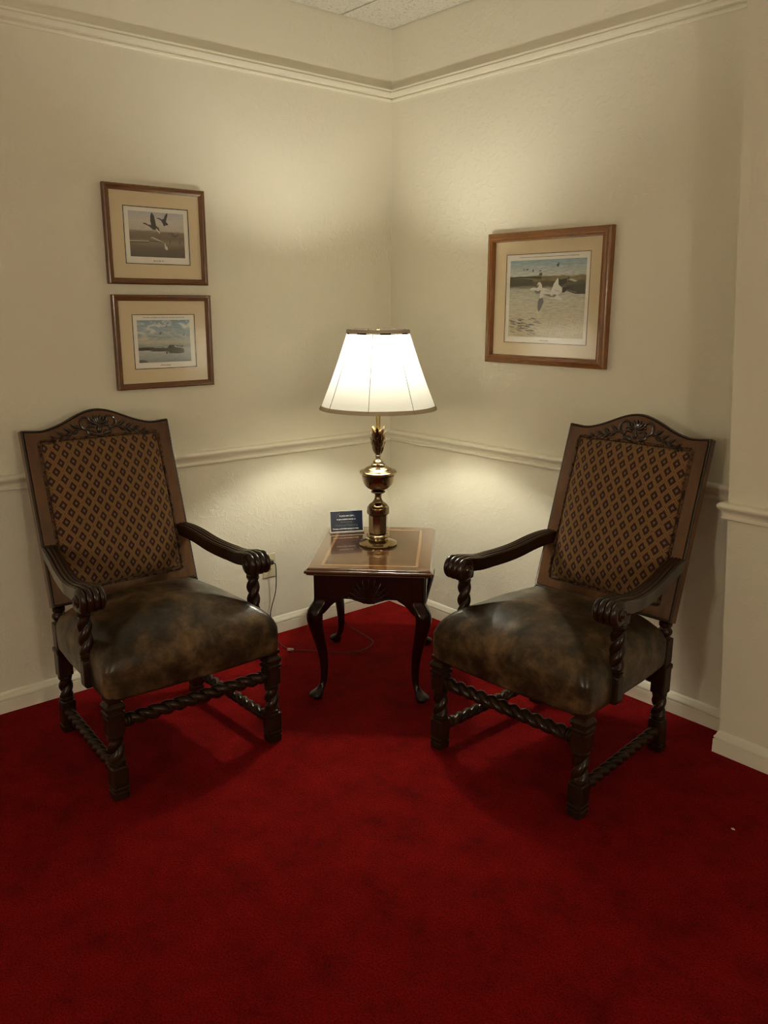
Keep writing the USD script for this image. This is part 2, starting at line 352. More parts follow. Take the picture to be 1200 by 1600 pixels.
# on the projecting wall the rail sits a little lower and returns around the edge
zr = .833
xr = px_edge(zr+.03)
rail = cat_(sweep_profile([(o, zr+h) for o, h in prof_chair], (xr, PY), (RX, PY), (0, -1), -1, 0), sweep_profile([(o, zr+h) for o, h in prof_chair], (xr, 0), (xr, PY), (-1, 0), 0, 1))
struct('trim_5', rail, M_trim, 'cream chair rail wrapping the projecting wall at the right edge', 'moulding', smooth=40)
xb = px_edge(.04)
bb = cat_(sweep_profile(prof_base, (xb, PY), (RX, PY), (0, -1), -1, 0), sweep_profile(prof_base, (xb, 0), (xb, PY), (-1, 0), 0, 1))
struct('baseboard_far_right', bb, M_trim, 'cream baseboard wrapping the projecting wall at the right edge', 'moulding', smooth=40)

# out of view behind the camera: sconces placed to light the visible walls
for k, (x, y, rz) in enumerate(((RX, -2.6, -90), (2.6, RY, 180))):
    f = thing('unseen_sconce', ['unseen round glass sconce opposite the left wall, placed to light it', 'unseen round glass sconce on the rear wall, placed to light the right wall'][k], 'wall lamp', (x, y, 1.62), rz)
    obj('back_plate', T(lathe([(.001, 0), (.070, 0), (.070, .006), (.060, .014), (.001, .016)]), (0, 0, 0), [(PI/2, X_)]), M_brass, f)
    obj('arm', tube(smoothprof([(0, -.010, 0), (0, -.06, -.03), (0, -.12, -.06), (0, -.15, -.10)], 5), .009, 10), M_brass, f)
    obj('cup', T(lathe([(.001, -.145), (.045, -.140), (.055, -.125), (.050, -.10), (.001, -.10)]), (0, -.15, 0)), M_brass, f)
    gl = trimesh.creation.icosphere(3, .12); gl.apply_translation([0, -.15, .0])
    obj('globe', gl, M_unseen_sconce, f, smooth=True)

# ------------------------------------------------------------------ armchair (origin on the floor between the feet, front towards -y)
PO = np.array([0, .267, .484]); PE = np.array([0, .181, .605]); PE /= np.linalg.norm(PE); PN = np.array([0, -PE[2], PE[1]])
def PL(m):
    """Panel space (u right, v up, n towards the sitter) given as mesh x, y, z -> chair space."""
    m = m.copy(); v = np.asarray(m.vertices); m.vertices = PO+v[:, :1]*[1, 0, 0]+v[:, 1:2]*PE+v[:, 2:3]*PN
    return m
PW, PH = .2765, .632
def crest(u):
    a = np.abs(u); y = np.where(a < .205, .060*(.5+.5*np.cos(PI*np.clip(a/.205, 0, 1))), 0)
    return PH+y-.004*np.exp(-((a-.215)/.035)**2)
def panel_outline(inset=0.0):
    u = np.linspace(-PW, PW, 81)
    pts = [(-PW-.003, 0), (PW+.003, 0)] + [(x, y) for x, y in zip(u[::-1], crest(u)[::-1])]
    return Polygon(pts).buffer(-inset, join_style=2) if inset else Polygon(pts)
def leafm(u, v, L, W, ang, hgt, n0=0.0):
    """Flat carved leaf, root at (u, v)."""
    s = np.linspace(0, 1, 9); w = W*np.sin(PI*np.clip(s, .02, .985))**.7*(1.15-.5*s); rings = []
    for si, wi in zip(s, w):
        t = np.linspace(0, PI, 7); h = hgt*math.sin(PI*min(max(si, .03), .97))**.5
        q = [(si*L, wi*math.cos(x), n0+h*(math.sin(x)**.7)*(1-.25*math.exp(-(math.cos(x)/.25)**2))) for x in t]+[(si*L, 0, n0-.002)]
        rings.append(q)
    m = loft(rings); return T(m, (u, v, 0), [(ang, Z_)])
def scrollm(cu, cv, r0, a0, turns, rad, n0=0.0, flat=.8, mirror=1):
    t = np.linspace(0, 1, 26); a = a0+turns*2*PI*t; r = r0*(1-.78*t)
    P = np.stack([cu+mirror*r*np.cos(a), cv+r*np.sin(a), np.full_like(t, n0)], 1)
    m = tube(P, rad*(1-.45*t), 8); v = np.array(m.vertices); v[:, 2] = n0+(v[:, 2]-n0)*flat; m.vertices = v; return m

def leg_front():
    return turned([(0, .018, 's'), (.004, .0245, 's'), (.026, .026, 's'), (.028, .023, 's'), (.033, .023, 's'), (.035, .0265, 's'), (.042, .0265, 's'), (.045, .0235, 's'), (.050, .0262, 's'), (.110, .0262, 's'), (.114, .0225, 's'),
        (.1145, .022, 'r'), (.117, .026, 'r'), (.122, .0272, 'r'), (.127, .026, 'r'), (.130, .021, 'r'), ('twist', .132, .210, .0262), (.212, .021, 'r'), (.214, .0255, 'r'), (.219, .0265, 'r'), (.223, .023, 'r'),
        (.2235, .0225, 's'), (.226, .0268, 's'), (.280, .0268, 's'), (.283, .0235, 's'), (.287, .0235, 's'), (.290, .030, 's'), (.297, .0305, 's'), (.301, .025, 's'), (.305, .0245, 's'), (.309, .0295, 's'), (.320, .0315, 's'), (.328, .027, 's'), (.333, .020, 's'), (.337, .020, 's'), (.340, .026, 's'), (.352, .026, 's')])
def leg_rear():
    b = .0245
    m = turned([(0, .020, 's'), (.004, .0235, 's'), (.026, .0245, 's'), (.029, .0215, 's'), (.036, .0245, 's'), (.044, .0245, 's'), (.050, b, 's'), (.124, b, 's'), (.128, .021, 'r'), (.132, .025, 'r'), (.137, .0255, 'r'), (.141, .020, 'r'),
        ('twist', .143, .212, .0248), (.214, .020, 'r'), (.217, .0245, 'r'), (.222, .0245, 'r'), (.226, .021, 's'), (.230, .0255, 's'), (.312, .0255, 's'), (.318, .0285, 's'), (.330, .0285, 's'), (.336, .022, 's'), (.342, .0235, 's'),
        (.425, .0235, 's'), (.430, .018, 'r'), (.434, .0165, 'r'), (.440, .021, 'r'), (.448, .0245, 'r'), (.456, .024, 'r'), (.463, .019, 'r'), (.467, .0175, 'r'), (.472, .022, 'r'), (.482, .022, 'r')])
    v = np.array(m.vertices); v[:, 1] += .018*np.clip(1-v[:, 2]/.16, 0, 1)**1.4; m.vertices = v; return m
def stretcher(L, R, pitch=.045, hand=1):
    return turned([(0, R*.8, 'r'), (.012, R*.8, 'r'), (.014, R*.95, 'r'), (.020, R*.95, 'r'), (.023, R*.7, 'r'), ('twist', .025, L-.025, R), (L-.023, R*.7, 'r'), (L-.020, R*.95, 'r'), (L-.014, R*.95, 'r'), (L-.012, R*.8, 'r'), (L, R*.8, 'r')], 32, pitch, hand)

def arm(sx):
    """Reeded, S-curved arm ending in a rolled scroll; sx = side."""
    C = smoothprof([(.352, .672), (.285, .672), (.215, .664), (.13, .648), (.04, .640), (-.05, .640), (-.10, .647), (-.140, .655), (-.165, .655)], 7)
    s = np.linspace(0, 1, len(C)); tg = np.gradient(C, axis=0); tg /= np.linalg.norm(tg, axis=1, keepdims=True)
    nm = np.stack([tg[:, 1], -tg[:, 0]], 1); nm *= np.sign(nm[:, 1:2]); rings = []
    xc = .246+.049*np.clip((.36-C[:, 0])/.36, 0, 1)**.8
    hw = np.interp(s, [0, .3, .6, .8, 1], [.027, .027, .028, .034, .039]); ht = np.interp(s, [0, .15, .5, .8, 1], [.024, .026, .027, .028, .027])
    for k in range(len(C)):
        q = []
        for f in np.linspace(-1, 1, 41):
            reed = .0045*(abs(math.sin(f*PI*2.0))**.55-.6)*(1 if abs(f) < .985 else 0)
            q.append((f*hw[k], ht[k]*(1-.16*f*f)+reed))
        for f in np.linspace(1, -1, 15):
            q.append((f*hw[k]*.88, -ht[k]*(1-.25*f*f)))
        q = np.array(q)
        rings.append(np.stack([sx*(xc[k]+q[:, 0]), C[k, 0]+nm[k, 0]*q[:, 1], C[k, 1]+nm[k, 1]*q[:, 1]], 1))
    body = loft(rings)
    w, R = .042, .0415
    f = np.linspace(-1, 1, 61)
    prof = [(.001, -w)] + [((R-.0075*(1-abs(math.sin(x*PI*2.0))**.55))*(1-.25*abs(x)**8), x*w) for x in f] + [(.001, w)]
    drum = lathe(prof, 40); drum = T(drum, (sx*.295, -.166, .6435), [(PI/2, Y_)])
    eyes = [T(lathe([(.001, 0), (.020, 0), (.022, .004), (.016, .007), (.012, .005), (.008, .009), (.001, .011)], 24), (sx*.295+d*(w-.002), -.166, .6435), [(d*PI/2, Y_)]) for d in (-1, 1)]
    return cat_(body, drum, *eyes)

def arm_post():
    return turned([(.338, .013, 's'), (.345, .019, 's'), (.352, .0205, 's'), (.425, .0205, 's'), (.430, .017, 'r'), (.434, .0225, 'r'), (.440, .0225, 'r'), (.443, .0175, 'r'), (.446, .022, 'r'), (.451, .022, 'r'), (.454, .018, 'r'),
        ('twist', .456, .580, .0238), (.582, .019, 'r'), (.585, .0225, 'r'), (.590, .0225, 'r'), (.593, .020, 'r'), (.600, .0235, 's'), (.628, .0255, 's')], 40, .047)

def seat_mesh():
    pl = Polygon([(-.302, -.283), (-.15, -.293), (0, -.296), (.15, -.293), (.302, -.283), (.310, -.27), (.296, .10), (.283, .246), (-.283, .246), (-.296, .10), (-.310, -.27)])
    pl = pl.buffer(-.022).buffer(.022, 16); N = 220
    ring = np.array([pl.exterior.interpolate(t, normalized=True).coords[0] for t in np.arange(N)/N]); c = np.array([0, -.025])
    S = [(.0, .338), (.6, .338), (.93, .338), (.985, .341), (.998, .350), (1.004, .375), (1.006, .405), (1.002, .435), (.990, .455), (.972, .469), (.948, .480), (.91, .492), (.85, .506), (.77, .521), (.66, .536), (.54, .547), (.42, .555), (.30, .560), (.18, .563), (.08, .564), (.001, .5645)]
    rings = []
    for s, z in S:
        xy = c+(ring-c)*s; zz = np.full(N, z)
        if z > .44:
            zz -= .014*np.clip((xy[:, 1]-.02)/.2, 0, 1)*np.clip(np.abs(xy[:, 0])/.24, 0, 1)**2; zz += .010*np.clip((xy[:, 1]-.05)/.15, 0, 1)*np.clip(1-np.abs(xy[:, 0])/.26, 0, 1)
            zz -= .012*np.clip(np.abs(xy[:, 0])/.30, 0, 1)**4*np.clip(-xy[:, 1]/.28, 0, 1)**4
            zz += .006*(meshkit.fbm(np.stack([xy[:, 0]*5, xy[:, 1]*5, 0*zz], 1), 3, 3)-.5)*min(1, (1.0-s)*6)
        rings.append(np.stack([xy, zz], 1) if False else np.column_stack([xy, zz]))
    return loft(rings, caps=False)

def cushion():
    a, v0, v1 = .222, .050, .585; n, m = 81, 97; vc, b = (v0+v1)/2, (v1-v0)/2
    U, V = np.meshgrid(np.linspace(-1, 1, n), np.linspace(-1, 1, m), indexing='xy')
    h = .004+.062*(np.clip(1-np.abs(U)**3.0, 0, 1)**.60)*(np.clip(1-np.abs(V)**3.0, 0, 1)**.60)*(1-.14*V)
    uu, vv = U*a*(1-.012*V*V), vc+V*b*(1-.008*U*U)
    P = np.stack([uu, vv, h], -1).reshape(-1, 3); edge = (np.abs(U) > .999)|(np.abs(V) > .999); P[edge.ravel(), 2] = -.006
    i, j = np.meshgrid(np.arange(m-1), np.arange(n-1), indexing='ij'); q = (i*n+j).ravel()
    f = np.vstack([np.stack([q, q+1, q+n+1], 1), np.stack([q, q+n+1, q+n], 1)])
    # pattern follows the surface a little
    uv = np.stack([uu.ravel()*1.06, (vv.ravel()-v0)*1.05], 1)
    return PL(trimesh.Trimesh(P, f, process=False)), uv

def gimp():
    r = Polygon([(-.2245, .047), (.2245, .047), (.2245, .588), (-.2245, .588)]).buffer(-.012).buffer(.012, 8).exterior
    L = r.length; N = int(L/.0035); t = np.arange(N+1)/N
    P = np.array([r.interpolate(x, normalized=True).coords[0] for x in t]); k = np.arange(N+1)
    P3 = np.column_stack([P, .009+.0*k])
    return PL(tube(P3, .0052*(.72+.38*np.abs(np.sin(k*PI*.22))), 8, False))

def crest_carving():
    ms = []; n0 = .0105
    cv = PH-.006
    for s in (-1, 1):                                        # two C-scrolls framing the shell
        ms += [scrollm(s*.042, cv+.018, .030, -PI*.55, .95, .0062, n0, .8, s), scrollm(s*.030, cv-.018, .022, PI*.75, -.9, .0052, n0, .8, s)]
        for k in range(4):                                   # leaf sprigs running to the shoulders
            ms += [leafm(s*(.075+.028*k), cv-.003-.011*k, .034-.003*k, .0085-.001*k, (0.55 if s > 0 else PI-.55), .007, n0-.002), leafm(s*(.075+.028*k), cv-.006-.011*k, .034-.003*k, .0080-.001*k, (-.65 if s > 0 else PI+.65), .007, n0-.002)]
        ms.append(tube(np.column_stack([s*np.linspace(.06, .185, 14), cv-.004-.042*np.linspace(0, 1, 14)**1.2, np.full(14, n0)]), np.linspace(.004, .002, 14), 6))
        ms.append(leafm(s*.012, cv-.030, .034, .011, (.25 if s > 0 else PI-.25), .008, n0-.002))
    for k in range(7):                                       # shell lobes
        a = PI/2+(k-3)*.36
        ms.append(leafm(.006*math.cos(a), cv+.004+.004*math.sin(a), .036, .0075, a, .0085, n0-.002))
    ms.append(leafm(0, cv-.028, .034, .012, PI/2, .009, n0-.002))
    return PL(cat_(*ms))

def make_armchair(label, loc, rz):
    t = thing('armchair', label, 'armchair', loc, rz)
    fr = panel_outline().difference(sbox(-.212, .060, .212, .575))
    fr2 = panel_outline(.009).difference(sbox(-.216, .056, .216, .579))
    bf = obj('back_frame', PL(cat_(extr(fr, .030, -.030), extr(fr2, .0085, 0))), M_panel, t, smooth=30)
    obj('back_board', PL(box(-.215, .215, .058, .577, -.028, -.010)), M_carve, bf)
    obj('edge_bead', PL(cat_(tube(np.column_stack([np.linspace(-PW+.002, PW-.002, 90), crest(np.linspace(-PW+.002, PW-.002, 90))-.004, np.full(90, .002)]), .0048, 8),
        *[tube(np.array([[s*(PW-.002), .0, .002], [s*(PW-.003), .3, .002], [s*(PW-.004), PH-.004, .002]]), .0048, 8) for s in (-1, 1)], tube(np.array([[-PW+.002, .004, .002], [0, .004, .002], [PW-.002, .004, .002]]), .0048, 8))), M_carve, bf, label='darker raised bead round the edge of the back')
    obj('crest_carving', crest_carving(), M_carve, bf, label='carved shell with scrolls and leaf sprigs')
    cm, uv = cushion()
    cu = obj('back_cushion', cm, M_fabric, t, smooth=True, uv=uv, label='padded back in tan and plum diamond tapestry')
    obj('gimp_trim', gimp(), M_gimp, cu, smooth=True)
    obj('seat', seat_mesh(), M_leather, t, smooth=True, label='domed seat in distressed dark brown leather')
    for s in (-1, 1):
        obj('leg', T(leg_front(), (s*.2845, -.257, 0)), M_turned, t, smooth=38)
        obj('leg', T(leg_rear(), (s*.2585, .268, 0)), M_turned, t, smooth=38)
    obj('stretcher', along(stretcher(.520, .0235), (-.260, -.257, .256), (.260, -.257, .256)), M_turned, t, smooth=60)
    obj('stretcher', along(stretcher(.476, .0200), (-.238, .268, .272), (.238, .268, .272)), M_turned, t, smooth=60)
    for s in (-1, 1):
        obj('stretcher', along(stretcher(.484, .0205, .042, s), (s*.281, -.233, .083), (s*.262, .249, .088)), M_turned, t, smooth=60)
        obj('arm', arm(s), M_arm, t, smooth=40)
        obj('arm_post', T(arm_post(), (s*.304, -.122, 0)), M_turned, t, smooth=38)
    return t

make_armchair('carved high-back armchair with leather seat against the right wall', (1.546, -.602, 0), 3.45)
make_armchair('carved high-back armchair with leather seat under the two small prints on the left', (.590, -1.578, 0), 88.7)

# ------------------------------------------------------------------ end table (front towards -y, turned 45 degrees into the room)
HT = .550
def end_table():
    t = thing('end_table', 'dark mahogany end table with banded top standing in the room corner', 'side table', (.626, -.626, 0), 45)
    hx, hy = .247, .332
    def rr(ix, z):
        p = sbox(-hx+ix, -hy+ix, hx-ix, hy-ix).buffer(-.006).buffer(.006, 4); N = 200
        # resample keeping corners
        r = p.exterior; return np.array([[*r.interpolate(k/N, normalized=True).coords[0], z] for k in range(N)])
    edge = [(.020, HT-.0285), (.012, HT-.0285), (.008, HT-.026), (.010, HT-.022), (.003, HT-.020), (.0, HT-.016), (.0, HT-.012), (.003, HT-.009), (.009, HT-.0075), (.011, HT-.004), (.014, HT-.0015), (.017, HT-.001), (.05, HT-.001)]
    tp = obj('tabletop', loft([rr(i, z) for i, z in edge]), M_edge, t, smooth=25)
    z0, z1 = HT-.0012, HT
    b0, b1, b2 = .017, .060, .071             # edge, band, stringing
    def ringpoly(i0, i1):
        A, B = (hx-i0, hy-i0), (hx-i1, hy-i1)
        return [Polygon([(-A[0], -A[1]), (A[0], -A[1]), (B[0], -B[1]), (-B[0], -B[1])]), Polygon([(A[0], -A[1]), (A[0], A[1]), (B[0], B[1]), (B[0], -B[1])]),
                Polygon([(A[0], A[1]), (-A[0], A[1]), (-B[0], B[1]), (B[0], B[1])]), Polygon([(-A[0], A[1]), (-A[0], -A[1]), (-B[0], -B[1]), (-B[0], B[1])])]
    for p in ringpoly(b0, b1): obj('veneer_band', extr(p, z1-z0, z0), M_band, tp, smooth=False)
    for p in ringpoly(b1, b2): obj('stringing', extr(p, z1-z0, z0), M_string, tp, smooth=False)
    obj('veneer_field', box(-hx+b2, hx-b2, -hy+b2, hy-b2, z0, z1), M_veneer, tp, smooth=False)
    ax, ay, zt = .214, .299, HT-.0285
    def apron_poly(w):
        x = np.linspace(-w, w, 61); f = np.abs(x)/w
        zb = np.where(f < .42, .403+.019*(.5-.5*np.cos(PI*f/.42)), np.where(f < .62, .422, .422-.045*np.clip((f-.62)/.30, 0, 1)**1.6))
        return Polygon([(-w, zt), *zip(x, zb), (w, zt)])
    def upright(poly, th): return T(extr(poly, th), (0, 0, 0), [(PI/2, X_)])   # x, z plane; thickness towards -y
    fa = obj('apron', T(upright(apron_poly(ax-.02), .018), (0, -ay+.022, 0)), M_mahog, t, smooth=30, label='front apron with scalloped lower edge')
    obj('apron', T(upright(apron_poly(ax-.02), .018), (0, ay-.004, 0)), M_mahog, t, smooth=30)
    for s in (-1, 1): obj('apron', T(T(upright(apron_poly(ay-.02), .018), (0, .009, 0), [(PI/2, Z_)]), (s*(ax-.013), -.009, 0)), M_mahog, t, smooth=30)
    ms = []
    for k in range(11):
        a = PI*(k+.5)/11; L = .070+.008*math.sin(a)
        m = leafm(.012*math.cos(a), .418+.010*math.sin(a), L*(.98 if True else 1), .0105, a, .008, -.001); ms.append(m)
    for s in (-1, 1): ms.append(scrollm(s*.020, .414, .014, PI*.2, .9, .004, .002, .8, s))
    sh = T(cat_(*ms), (0, 0, 0), [(PI/2, X_)])
    obj('shell_carving', T(sh, (0, -ay+.0035, 0)), M_mahog, fa, smooth=40, label='carved fan shell')
    for sx in (-1, 1):
        for sy in (-1, 1):
            prof = [(zt, .026, 0, 8), (.47, .026, 0, 8), (.425, .026, .0, 8), (.405, .0265, .003, 6), (.39, .0285, .012, 3.5), (.37, .0315, .021, 2.6), (.345, .0315, .024, 2.3), (.31, .029, .020, 2.2), (.26, .0248, .011, 2.1), (.20, .0205, .0, 2), (.14, .0170, -.006, 2), (.09, .0145, -.006, 2), (.06, .0138, -.002, 2), (.042, .0155, .006, 2), (.032, .021, .016, 2), (.024, .0265, .022, 2), (.016, .0275, .023, 2), (.011, .024, .021, 2), (.008, .019, .018, 2), (.0, .018, .018, 2)]
            P = smoothprof([(q[0], q[1], q[2], q[3]) for q in prof], 3); P[:, 0] = np.minimum.accumulate(P[:, 0]); th = np.arange(36)/36*2*PI; rings = []
            for z, r, d, e in P:
                rr_ = r*supr(th, max(e, 2)); rings.append(np.column_stack([sx*(.188+d)+rr_*np.cos(th), sy*(.273+d)+rr_*np.sin(th), np.full(36, max(z, 0))]))
            lg = loft(rings)
            obj('leg', lg, M_mahog, t, smooth=40)
            # knee brackets easing into the aprons
            for ax_ in (0, 1):
                pts = np.array([(0, .43), (0, .350), (.010, .353), (.022, .362), (.034, .375), (.046, .390), (.060, .404), (.078, .416), (.098, .430)]); pg = Polygon(pts)
                br = extr(pg, .022, -.011)
                br = T(br, (0, 0, 0), [(PI/2, X_)])
                if ax_ == 0:
                    br = T(br, (0, 0, 0), [(PI if sx > 0 else 0, Z_)]); br = T(br, (sx*.196, sy*(.2885), 0))
                else:
                    br = T(br, (0, 0, 0), [(-PI/2 if sy > 0 else PI/2, Z_)]); br = T(br, (sx*.2035, sy*.281, 0))
                obj('knee_bracket', br, M_mahog, t, smooth=30)
    return t
end_table()

# ------------------------------------------------------------------ table lamp
LX, LY = .609, -.597
def table_lamp():
    t = thing('table_lamp', 'lit antique brass lamp with white panelled shade on the end table', 'lamp', (LX, LY, HT), 39.4)
    obj('base', lathe([(.001, 0), (.074, 0), (.079, .003), (.080, .007), (.078, .011), (.070, .014), (.058, .018), (.050, .0205), (.046, .022), (.0365, .024), (.0365, .030), (.042, .032), (.047, .035), (.048, .040), (.047, .044), (.043, .047), (.039, .049), (.001, .050)]), M_brass, t, smooth=40)
    th = np.arange(8)/8*2*PI+PI/8
    oc = lambda r, z: np.column_stack([r*np.cos(th), r*np.sin(th), np.full(8, z)])
    obj('column', loft([oc(.036, .049), oc(.0395, .053), oc(.0395, .127), oc(.036, .131)]), M_bronze, t, smooth=False)
    obj('collar', lathe([(.001, .130), (.038, .130), (.044, .133), (.046, .137), (.046, .157), (.044, .162), (.0395, .164), (.040, .168), (.036, .173), (.028, .179)]+[tuple(x) for x in smoothprof([(.024, .182), (.017, .193), (.0142, .207), (.0155, .217), (.018, .220)], 4)]+[(.026, .2215), (.0303, .225), (.029, .229), (.022, .231), (.001, .232)]), M_bronze, t, smooth=40)
    obj('bowl', lathe([(.001, .229)]+[tuple(x) for x in smoothprof([(.018, .231), (.034, .237), (.048, .246), (.058, .259), (.0635, .272), (.0660, .287), (.0668, .295)], 5)]+[(.064, .297), (.064, .300), (.001, .300)]), M_bronze, t, smooth=40)
    obj('lid', lathe([(.001, .299), (.066, .299), (.073, .301), (.0758, .305), (.0765, .310), (.073, .314), (.064, .316), (.060, .3165)]+[tuple(x) for x in smoothprof([(.058, .318), (.052, .325), (.042, .330), (.034, .333)], 4)]+[(.028, .334), (.029, .337), (.029, .341), (.026, .343), (.0225, .345)]+[tuple(x) for x in smoothprof([(.022, .348), (.018, .355), (.011, .361), (.0092, .366)], 4)]+[(.0092, .371), (.001, .371)]), M_brass, t, smooth=40)
    obj('neck_ring', lathe([(.001, .370), (.0105, .370), (.012, .372), (.012, .378), (.0105, .380), (.001, .380)], 32), M_nickel, t, smooth=40)
    lc = obj('leaf_core', lathe(smoothprof([(.010, .379), (.015, .392), (.018, .410), (.0175, .430), (.014, .455), (.011, .478), (.001, .480)], 4), 32), M_bronze, t, smooth=40)
    for row, (z, n, r, L) in enumerate(((.384, 6, .0160, .050), (.406, 6, .0205, .048), (.430, 6, .0190, .048), (.450, 6, .0140, .046))):
        for k in range(n):
            a = (k+.5*(row % 2))/n*2*PI; lf = leafm(0, 0, L, .0095, 0, .0065)
            v = np.array(lf.vertices); x = v[:, 0]; bow = .010*np.sin(PI*np.clip(x/L, 0, 1)*.62)+.013*np.clip(x/L-.62, 0, 1)*2.6
            P = np.column_stack([r-.004+bow*.75+v[:, 2], v[:, 1], z+x]); c, s = math.cos(a), math.sin(a)
            lf.vertices = np.column_stack([P[:, 0]*c-P[:, 1]*s, P[:, 0]*s+P[:, 1]*c, P[:, 2]])
            if lf.volume < 0: lf.invert()
            obj('leaf', lf, M_bronze, lc, smooth=50)
    obj('stem', lathe([(.001, .475), (.0088, .475), (.0088, .655), (.001, .655)], 32), M_brasstube, t, smooth=40)
    obj('socket', lathe([(.001, .650), (.016, .650), (.017, .655), (.017, .725), (.013, .742), (.001, .742)], 32), M_brasstube, t, smooth=40)
    bl = trimesh.creation.icosphere(3, .036); bl.apply_translation([0, 0, .770])
    obj('bulb', bl, M_bulb, t, smooth=True)
    # shade: eight fabric panels between wire ribs
    zb, zt, rb, rt_ = .571, .877, .2350, .1215
    sh = UsdGeom.Xform.Define(stage, str(t.GetPath())+'/lampshade').GetPrim()
    n = 8
    for k in range(n):
        a0, a1 = (k-.5)/n*2*PI-PI/2+PI/8+.02, (k+.5)/n*2*PI-PI/2+PI/8+.02
        A = np.linspace(a0, a1, 13); W = np.linspace(0, 1, 25); v = []
        for w in W:
            r = rb+(rt_-rb)*w-.004*math.sin(PI*w)
            for a in A:
                f = (a-a0)/(a1-a0)*2-1; fl = r*(1-.30*(1-math.cos(PI/8)/math.cos(f*PI/8))*1.0)   # slightly flattened between the ribs
                v.append((fl*math.cos(a), fl*math.sin(a), zb+(zt-zb)*w))
        i, j = np.meshgrid(np.arange(24), np.arange(12), indexing='ij'); q = (i*13+j).ravel()
        f = np.vstack([np.stack([q, q+1, q+14], 1), np.stack([q, q+14, q+13], 1)])
        obj('panel', trimesh.Trimesh(np.array(v), f, process=False), M_shade, sh, smooth=True)
        W = np.linspace(0, 1, 12); r = rb+(rt_-rb)*W-.004*np.sin(PI*W)+.0012
        obj('seam', tube(np.column_stack([r*math.cos(a0), r*math.sin(a0), zb+(zt-zb)*W]), .0011, 6), M_seam, sh, smooth=True)
    A = np.linspace(0, 2*PI, 97)
    def band(r0, z0, r1, z1, th_):
        A_ = np.arange(96)/96*2*PI; q = [(r0, z0), (r1, z1), (r1-th_, z1), (r0-th_, z0)]
        R_ = np.array([[[r*math.cos(a), r*math.sin(a), z] for r, z in q] for a in A_]); R_ = np.vstack([R_, R_[:1]])
        return loft(R_, caps=False)
    sl = (rt_-rb)/(zt-zb)
    obj('bottom_trim', band(rb+.0022, zb-.003, rb+.0022+sl*.015, zb+.012, .004), M_rimtrim, sh, smooth=30)
    obj('top_trim', band(rt_+.0022-sl*.009, zt-.009, rt_+.0022, zt+.004, .004), M_rimtrim, sh, smooth=30)
    obj('added_dark_band', band(rt_-.0030-sl*.014, zt-.014, rt_-.0030, zt+.0035, .002), M_darkband, sh, smooth=30, label='near-black band added inside the top opening to hide the bright lit interior')  # added band, darkens the lit inside of the shade top
    sp = [tube(np.array([[0, 0, .862], [rt_*.5*math.cos(a), rt_*.5*math.sin(a), .866], [rt_*math.cos(a), rt_*math.sin(a), zt]]), .0014, 6) for a in (0, 2*PI/3, 4*PI/3)]
    hp = np.linspace(0, PI, 24)
    obj('harp', cat_(*sp, tube(np.column_stack([.050*np.cos(hp)*1.0, np.zeros(24), .700+.162*np.sin(hp)**.8]), .0016, 6), lathe([(.001, .858), (.006, .858), (.007, .866), (.004, .872), (.006, .880), (.001, .886)], 16)), M_brasstube, sh, smooth=40)
    return t
table_lamp()

# ------------------------------------------------------------------ counter sign on the table
def counter_sign():
    a, b = np.array([.358, -.655]), np.array([.425, -.526]); d = b-a; mid = (a+b)/2
    t = thing('counter_sign', 'small navy sign with white lettering standing beside the lamp', 'sign', (mid[0], mid[1], HT), math.degrees(math.atan2(d[1], d[0])))
    W, Hh = .142, .094; tilt = .16
    def tl(m): return T(m, (0, .004, .004), [(-tilt, X_)])    # lean back
    obj('holder', cat_(tl(box(-W/2-.004, W/2+.004, .0, .0022, 0, Hh+.004)), box(-W/2-.004, W/2+.004, -.008, .040, 0, .0035)), M_acryl, t, smooth=False, label='clear acrylic stand')
    cd = obj('card', tl(box(-W/2-.0025, W/2+.0025, -.0014, -.0002, .002, Hh+.002)), M_white, t, smooth=False, label='card with a pale border')
    obj('printed_face', tl(box(-W/2, W/2, -.0020, -.0013, .006, Hh)), M_navy, cd, smooth=False, label='navy printed face')
    def line(s, h, z, m, x=None, bold=True, wid=None):
        tm_ = meshkit.text_mesh(s, h, .0004, bold); e = tm_.bounds; w = e[1][0]-e[0][0]
        k = (wid/w) if wid else 1.0
        tm_.apply_translation([-(e[0][0]+e[1][0])/2, 0, 0]); v = np.array(tm_.vertices); v[:, 0] *= k; tm_.vertices = v
        tm_ = T(tm_, (x or 0, -.0020, z), [(PI/2, X_)])
        obj('lettering', tl(tm_), m, cd, smooth=False)
    line('PLEASE ASK COPY...', .0052, .0705, M_letter, .003, True, .070)
    line('to get available records on', .0052, .0560, M_letter, -.002, True, .084)
    line('Advance', .0092, .0425, M_lettergrey, -.002, False, .050)
    line('Funeral Planning', .0098, .0275, M_lettergrey, 0, False, .098)
    line('The easy comfortable decision to make', .0052, .0145, M_letter, -.006, True, .116)
    line('•••••• • ••••••', .0026, .0085, M_lettergrey, .040, False, .054)
    sw = tube(np.column_stack([np.linspace(-.046, -.030, 12), np.full(12, -.0021), .066+.020*np.linspace(0, 1, 12)**.6]), np.linspace(.0006, .0026, 12), 6)
    v = np.array(sw.vertices); v[:, 1] = -.0021+(v[:, 1]+.0021)*.1; sw.vertices = v
    obj('emblem', tl(sw), M_letterred, cd, smooth=False, label='rust swoosh mark')
counter_sign()

